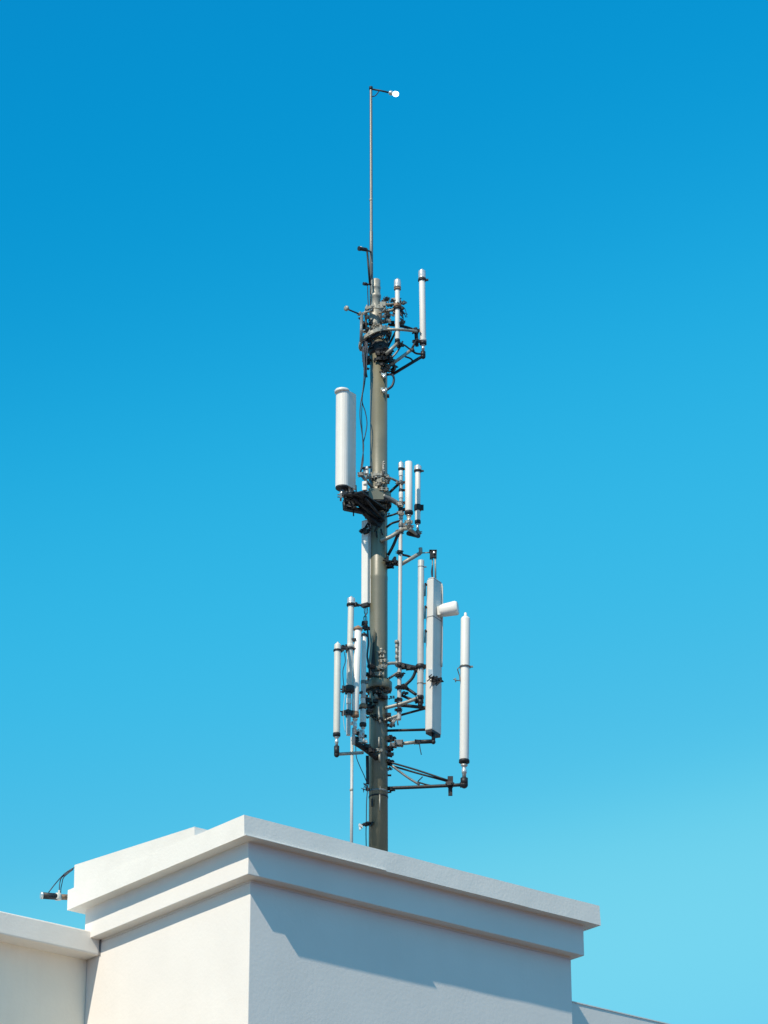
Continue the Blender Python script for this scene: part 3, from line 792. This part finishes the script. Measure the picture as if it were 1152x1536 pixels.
# -- long braced arm of the right-most whip
la = mount('long horizontal arm with diagonal stays carrying the white whip farthest right', onpole(1165))
bars(la, [
 ('arm', 'dark', .022, [(578, 1182.5, 0), (640, 1180, -.1), (697, 1177, -.2)]),
 ('stay', 'dark', .012, [(580, 1142, -.02), (625, 1155, -.08), (673, 1171, -.17)]),
 ('stay', 'dark', .012, [(582, 1147, .02), (625, 1159.5, -.06), (673, 1172.5, -.15)]),
 ('stay', 'steel', .015, [(586, 1147, -.01), (610, 1165, -.05), (629, 1177, -.09)]),
 ('stay', 'dark', .010, [(626, 1173, -.08), (640, 1177, -.1), (650, 1179, -.12)]),
 ('tie_rod', 'dark', .007, [(627, 1172, -.08), (634, 1165, -.1)]),
])
bm = nb(); obox(bm, at(675.5, 1173, -.16), V((.034, 0, 0)), V((0, .04, 0)), Z*.065); obox(bm, at(675.5, 1187, -.16), V((.026, 0, 0)), V((0, .02, 0)), Z*.055); clampblock(bm, at(675, 1176, -.2), .06, 5, 44); part('clamp', bm, 'black', la)
bm = nb(); clampblock(bm, at(583, 1143, -.02), .06, 5, 45); clampblock(bm, at(583, 1153, 0), .04, 5, 46); clampblock(bm, at(587, 1184, .0), .045, 5, 47); rod(bm, at(580, 1189, 0), at(587, 1188, 0), .012, 8); rod(bm, at(580, 1163, 0), at(587, 1163, 0), .014, 8); part('clamp', bm, 'dark', la)
bm = nb(); rod(bm, at(690, 1177.5, -.2), at(698.5, 1177, -.2), .036, 12); part('socket', bm, 'dark', la)

# -- lower left frame
ll = mount('dark left frame of clamps and elbow arms carrying the lower left antenna cluster', onpole(1110))
bars(ll, [
 ('arm', 'pale', .021, [(503.5, 1131.5, -.8), (544, 1129, -.4)]),
 ('arm', 'dark', .036, [(531, 1113, -.4), (548, 1124, -.28), (566, 1138, -.1)]),
 ('arm', 'dark', .018, [(512, 973, -.75), (524, 973, -.52)]),
 ('arm', 'dark', .016, [(530, 906, -.5), (541, 908, -.1)]),
 ('arm', 'dark', .016, [(522, 1036, -.52), (536, 1040, -.45), (558, 1032, -.1)]),
 ('arm', 'dark', .016, [(522, 1071, -.52), (540, 1062, -.38), (560, 1060, -.1)]),
 ('post', 'grey', .022, [(530.5, 1092, -.46), (530.2, 1117, -.42)]),
 ('post', 'silver', .02, [(541, 1096, -.36), (541, 1122, -.33)]),
])
bm = nb()
for (x, y, s, k) in ((517, 974, .065, 1), (514, 971, .045, 2), (522, 970, .045, 3), (533, 907, .045, 4), (519, 1034, .075, 6), (522, 1038, .05, 7), (521, 1070, .075, 8), (547, 935, .05, 9), (549, 942, .05, 10), (530, 960, .04, 11)): clampblock(bm, at(x, y, -.52 if x < 536 else -.3), s, 5, 200+k)
part('clamp', bm, 'black', ll)
bm = nb()
for (x, y, s, k) in ((538, 1100, .05, 1), (544, 1104, .045, 2), (549, 1120, .06, 3), (557, 1126, .06, 4), (540, 1112, .04, 6), (533, 1108, .05, 7), (552, 1066, .05, 8), (550, 1050, .05, 9), (556, 1012, .06, 10), (557, 1000, .05, 12)): clampblock(bm, at(x, y, -.3), s, 5, 230+k)
part('clamp', bm, 'dark', ll)
bm = nb()
for (x, y, s, k) in ((542, 1105, .04, 1), (545, 1112, .05, 2), (538, 1096, .035, 3), (530, 1085, .04, 4)): clampblock(bm, at(x, y, -.36), s, 4, 260+k)
part('clamp', bm, 'silver', ll)
bm = nb(); ball(bm, at(552.5, 1014, -.2), .035, .8, .8, 1.2); part('insulator', bm, 'white', ll)
bm = nb(); band = onpole(1005)
prism(bm, [at(561.6, 942, -.16), at(555, 1012, -.16), at(562.5, 1012, -.16)], V((.0, .03, 0))); part('fin', bm, 'dark', ll)
bm = nb(); prism(bm, [at(559.5, 943, -.18), at(551.5, 1000, -.2), at(554.5, 1000, -.2), at(561, 943, -.18)], V((.0, .02, 0))); part('fin', bm, 'pole', ll)

# -- thin conduit down to the roof
c0_ = at(526.2, 1262, -.25); c0_.z = COR.z+H1+.03; c1_ = at(528, 1106, -.25); c0_.x = at(527.2, 1262, -.25).x
cd = thing('conduit', 'thin pale grey conduit dropping from the lower left cluster to the white roof', 'pipe', c0_)
bm = nb(); lathe(bm, c0_, c1_, [(0, .02), ((c1_-c0_).length, .019)], 12); part('tube', bm, 'grey', cd)
bm = nb(); collar(bm, at(527.6, 1130, -.25), .028, .04); collar(bm, at(527.2, 1185, -.25), .023, .03); part('coupling', bm, 'pale', cd)

# -- cable tray and small fixings low on the pole
tr = single('cable_tray', (lambda b: (beam(b, at(551, 1134, -.12), at(551.5, 1176, -.12), .035, .04), b)[1])(nb()), 'black', 'short black cable tray strapped to the left edge of the lower pole', 'cable tray', at(551, 1176, -.12))
lf = thing('sensor', 'little white sensor on a black clip near the foot of the pole', 'sensor', at(553, 1238, -.1))
bm = nb(); obox(bm, at(541, 1239, -.24), V((.02, .01, -.012)), V((-.006, .02, 0)), Z*.016); obox(bm, at(539.8, 1242.5, -.24), V((.01, 0, 0)), V((0, .015, 0)), Z*.02); part('body', bm, 'white', lf)
bm = nb(); rod(bm, at(541, 1238, -.23), at(556, 1235, -.1), .017, 8); clampblock(bm, at(549, 1236.5, -.17), .04, 4, 71); clampblock(bm, at(554, 1236, -.13), .05, 4, 72); part('clip', bm, 'dark', lf)
bm = nb(); lathe(bm, onpole(1197.5), onpole(1196), [(0, RP*1.05), (.02, RP*1.06)], 32); obox(bm, at(558, 1204, -.125), V((.012, 0, 0)), V((0, .012, 0)), Z*.05); part('strap', bm, 'dark', lf)
fx = thing('clip', 'tangle of thin black wire clips on the left of the lower pole', 'clip', at(552, 1185, -.1))
bm = nb()
for k in range(8):
    q0 = at(552, 1185+R.uniform(-6, 4), -.1); q1 = at(R.uniform(540, 550), R.uniform(1174, 1189), -.15)
    sweep(bm, smooth_path([q0, q0.lerp(q1, .5)+V((R.uniform(-.03, .03), 0, R.uniform(-.04, .04))), q1]), .005, 5)
part('wire', bm, 'cable', fx)
bm = nb(); clampblock(bm, at(551.5, 1184, -.1), .035, 3, 81); part('clamp', bm, 'dark', fx)
for (x, y0, y1) in ((569.5, 1106, 1118), (569.5, 1131, 1142), (570.5, 1193, 1203)):
    pass
sb = thing('step_bolt', 'thin upright steel pegs on the shaded face of the lower pole', 'bolt', at(570, 1142, -.13))
bm = nb(); rod(bm, at(568.3, 1106, -.15), at(568.6, 1120, -.15), .013, 8); part('peg', bm, 'pale', sb)
bm = nb(); rod(bm, at(569.0, 1130, -.15), at(569.8, 1142, -.15), .015, 8); clampblock(bm, at(568, 1126, -.15), .045, 4, 82); part('peg', bm, 'pale', sb)
bm = nb(); rod(bm, at(569.6, 1192, -.15), at(569.8, 1216, -.15), .008, 8); part('peg', bm, 'pale', sb)

# clip of the right-most whip
wc = thing('clip', 'thin wire clip on the left of the white whip farthest right', 'clip', at(689, 1003, -.22))
bm = nb(); sweep(bm, smooth_path([at(690.5, 1001, -.22), at(686.5, 1003, -.27), at(687.5, 1008, -.25), at(689.3, 1014, -.23), at(690, 1021, -.23)]), .007, 6); sweep(bm, smooth_path([at(690.5, 1021, -.23), at(685, 1020.5, -.26), at(680, 1018.5, -.26)]), .007, 6); rod(bm, at(683, 1017, -.26), at(683.6, 1023, -.26), .008, 6); part('wire', bm, 'steel', wc)
tc = thing('clip', 'two small white cable clamps on the upper pole holding a black loop', 'clip', at(575, 585, -.12))
for y in (563, 585):
    bm = nb(); clampblock(bm, at(575.5, y, -.12), .045, 4, y); ball(bm, at(576, y+2, -.14), .024); part('clamp', bm, 'silver', tc)
bm = nb(); obox(bm, at(581.8, 594, -.02), V((.02, 0, 0)), V((0, .02, 0)), Z*.02); part('clamp', bm, 'dark', tc)

# ------------------------------------------------------------------ cables
CG = 'cables on the mast'
cable('thick black cable loop between the two white clamps below the mast head', [at(580, 562, -.05), at(588, 562, -.06), at(591, 569, -.06), at(588, 579, -.06), at(580, 585, -.05)], .017)
cable('thin looping wire left of the pole from mast head to panel bracket, leftmost strand', [at(546, 520, -.2), at(547, 550, -.22), at(545, 580, -.22), at(541, 605, -.24), at(540, 625, -.24), at(543, 650, -.24), at(545.5, 670, -.24), at(543, 690, -.25), at(540.5, 708, -.27)], .0075, group=None)
cable('thin wire bulging right beside the pole between mast head and big panel bracket', [at(548, 520, -.18), at(550, 545, -.2), at(547, 575, -.2), at(543, 600, -.2), at(548, 618, -.2), at(550.5, 635, -.2), at(548, 652, -.2), at(544.5, 668, -.2), at(545, 690, -.2), at(542, 706, -.22)], .0075, group=None)
cable('middle wire hanging straight left of the pole below the mast head', [at(545, 515, -.19), at(546, 560, -.2), at(544, 590, -.2), at(542.5, 625, -.2), at(544, 660, -.2), at(544.5, 685, -.2), at(541.5, 709, -.2)], .006, group=None)
cb = nb()
for k in range(7):
    x = R.uniform(544, 552)
    sweep(cb, smooth_path([at(x, 512, -.17), at(x+R.uniform(-3, 2), 530, -.18), at(x+R.uniform(-2, 3), 548, -.17), at(550+R.uniform(-2, 3), 566, -.13)]), R.uniform(.006, .011), 6)
for k in range(10): clampblock(cb, at(R.uniform(545, 552), R.uniform(525, 562), -.15), R.uniform(.014, .026), 2, 700+k)
single('cable_bundle', cb, 'cable', 'tangled bundle of cables down the left side below the mast head', 'cable', at(548, 512, -.17))
cable('thin slack wire crossing from the lower left frame to the cable tray', [at(533.5, 1116, -.3), at(534.5, 1135, -.3), at(540, 1150, -.25), at(546, 1163, -.2), at(551, 1176, -.13)], .006, group=None)
cable('thin black cable running down the left edge of the pole foot to the roof', [at(552.5, 1172, -.11), at(550, 1200, -.12), at(549.5, 1230, -.12), at(549, 1250, -.12), at(549.5, 1275, -.12)], .007, group=None)
cable('thin wire hanging between the far left antenna and its neighbour', [at(516.5, 978, -.6), at(518, 992, -.6), at(514.5, 1005, -.6), at(515, 1022, -.58), at(517, 1033, -.54)], .006, group=None)
cable('thin pale wire hanging inside the lower left cluster below the black clamp', [at(517.5, 1042, -.54), at(515.5, 1060, -.55), at(515, 1080, -.55), at(518, 1098, -.54)], .004, 'grey', group=None)
cable('thick black feeder down the side of the pole inside the lower left cluster', [at(551.5, 945, -.2), at(552.5, 965, -.2), at(551, 985, -.2), at(554, 1005, -.2), at(552, 1022, -.2)], .014, group=None)

# ------------------------------------------------------------------ floodlight-like tube on the coping's far left end
kdep = 0.2
sp = thing('pipe', 'short dark tube with a pale end sticking out left from the end of the coping', 'pipe', at(104, 1344.5, kdep))
bm = nb(); rod(bm, at(64, 1343.3, kdep-.15), at(86.5, 1345, kdep-.05), .042, 18); part('tube', bm, 'black', sp)
bm = nb(); rod(bm, at(86, 1345.2, kdep-.05), at(105, 1346, kdep+.03), .036, 16); part('sleeve', bm, 'rust', sp)
bm = nb(); rod(bm, at(61, 1343, kdep-.16), at(64.3, 1343.3, kdep-.15), .046, 18); part('end_cap', bm, 'silver', sp)
bm = nb(); collar(bm, at(87, 1345, kdep-.05), .046, .08); obox(bm, at(88.5, 1340, kdep-.05), V((.012, 0, 0)), V((0, .02, 0)), Z*.035); part('strap', bm, 'cream', sp)
for lab, pts, r in (
  ('dark wire arching from the raised upstand down to the dark tube on the far left', [at(113, 1300.5, kdep), at(104, 1305.5, kdep), at(97, 1310.5, kdep), at(90, 1317.5, kdep-.03), at(81, 1328, kdep-.08), at(73, 1338.5, kdep-.1)], .007),
  ('thin inner wire dropping steeply to the strap of the dark tube', [at(109, 1303, kdep), at(98, 1312, kdep), at(92, 1317, kdep), at(89.5, 1326, kdep-.03), at(88.8, 1339, kdep-.05)], .007),
  ('frayed wire hanging closest to the coping end above the dark tube', [at(110, 1304, kdep), at(101, 1311, kdep), at(95, 1317, kdep), at(93, 1325, kdep), at(91.5, 1332, kdep), at(91, 1341, kdep)], .006)):
    cable(lab, pts, r, group=None)

# ------------------------------------------------------------------ light
SUN = V((-.37589, -.55795, .73986)).normalized()
elev = math.asin(SUN.z); rot = math.atan2(SUN.x, SUN.y)
sl = bpy.data.lights.new('Sun', 'SUN'); sl.energy = 4.6; sl.angle = math.radians(.5); sl.color = (1, .89, .73)
so = bpy.data.objects.new('Sun', sl); col.objects.link(so)
so.rotation_euler = (-SUN).to_track_quat('-Z', 'Y').to_euler()
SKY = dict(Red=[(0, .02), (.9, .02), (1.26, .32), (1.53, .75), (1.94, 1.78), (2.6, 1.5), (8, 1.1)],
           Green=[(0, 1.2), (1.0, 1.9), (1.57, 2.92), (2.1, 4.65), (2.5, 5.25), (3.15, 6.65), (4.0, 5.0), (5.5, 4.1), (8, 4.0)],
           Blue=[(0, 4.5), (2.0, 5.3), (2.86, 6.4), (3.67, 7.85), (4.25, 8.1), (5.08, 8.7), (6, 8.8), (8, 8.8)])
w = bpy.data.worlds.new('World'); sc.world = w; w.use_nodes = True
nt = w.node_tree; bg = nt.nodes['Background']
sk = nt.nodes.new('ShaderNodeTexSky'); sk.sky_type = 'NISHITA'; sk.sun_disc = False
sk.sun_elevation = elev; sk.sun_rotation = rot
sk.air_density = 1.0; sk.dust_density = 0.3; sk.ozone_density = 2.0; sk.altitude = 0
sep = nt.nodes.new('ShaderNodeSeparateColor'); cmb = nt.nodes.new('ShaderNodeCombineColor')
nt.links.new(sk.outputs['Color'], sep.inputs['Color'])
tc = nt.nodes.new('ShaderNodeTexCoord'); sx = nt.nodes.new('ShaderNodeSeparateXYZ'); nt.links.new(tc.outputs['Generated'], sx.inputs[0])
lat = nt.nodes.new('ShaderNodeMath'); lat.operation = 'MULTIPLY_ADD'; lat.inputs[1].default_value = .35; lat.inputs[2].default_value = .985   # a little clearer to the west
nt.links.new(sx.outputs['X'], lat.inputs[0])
for ch, pts in SKY.items():                              # deep blue grade; green and red cut in unseen bright sky to tint shade
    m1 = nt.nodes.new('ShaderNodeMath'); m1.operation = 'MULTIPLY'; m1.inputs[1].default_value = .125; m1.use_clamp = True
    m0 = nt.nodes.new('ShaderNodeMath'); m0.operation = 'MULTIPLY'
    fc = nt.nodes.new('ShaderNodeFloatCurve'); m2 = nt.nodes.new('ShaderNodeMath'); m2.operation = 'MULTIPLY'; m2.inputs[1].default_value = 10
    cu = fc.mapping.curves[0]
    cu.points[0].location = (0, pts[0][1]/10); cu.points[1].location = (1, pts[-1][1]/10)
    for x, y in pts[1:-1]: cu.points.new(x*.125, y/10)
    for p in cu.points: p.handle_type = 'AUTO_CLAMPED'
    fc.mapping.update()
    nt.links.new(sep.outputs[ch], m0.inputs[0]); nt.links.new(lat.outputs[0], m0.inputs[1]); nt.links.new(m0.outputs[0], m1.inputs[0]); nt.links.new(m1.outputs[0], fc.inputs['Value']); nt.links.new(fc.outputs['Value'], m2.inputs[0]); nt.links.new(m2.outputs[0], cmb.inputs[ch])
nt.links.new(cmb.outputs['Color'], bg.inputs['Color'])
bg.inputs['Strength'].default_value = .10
sc.view_settings.view_transform = 'Standard'; sc.view_settings.look = 'None'; sc.view_settings.exposure = 0; sc.view_settings.gamma = 1
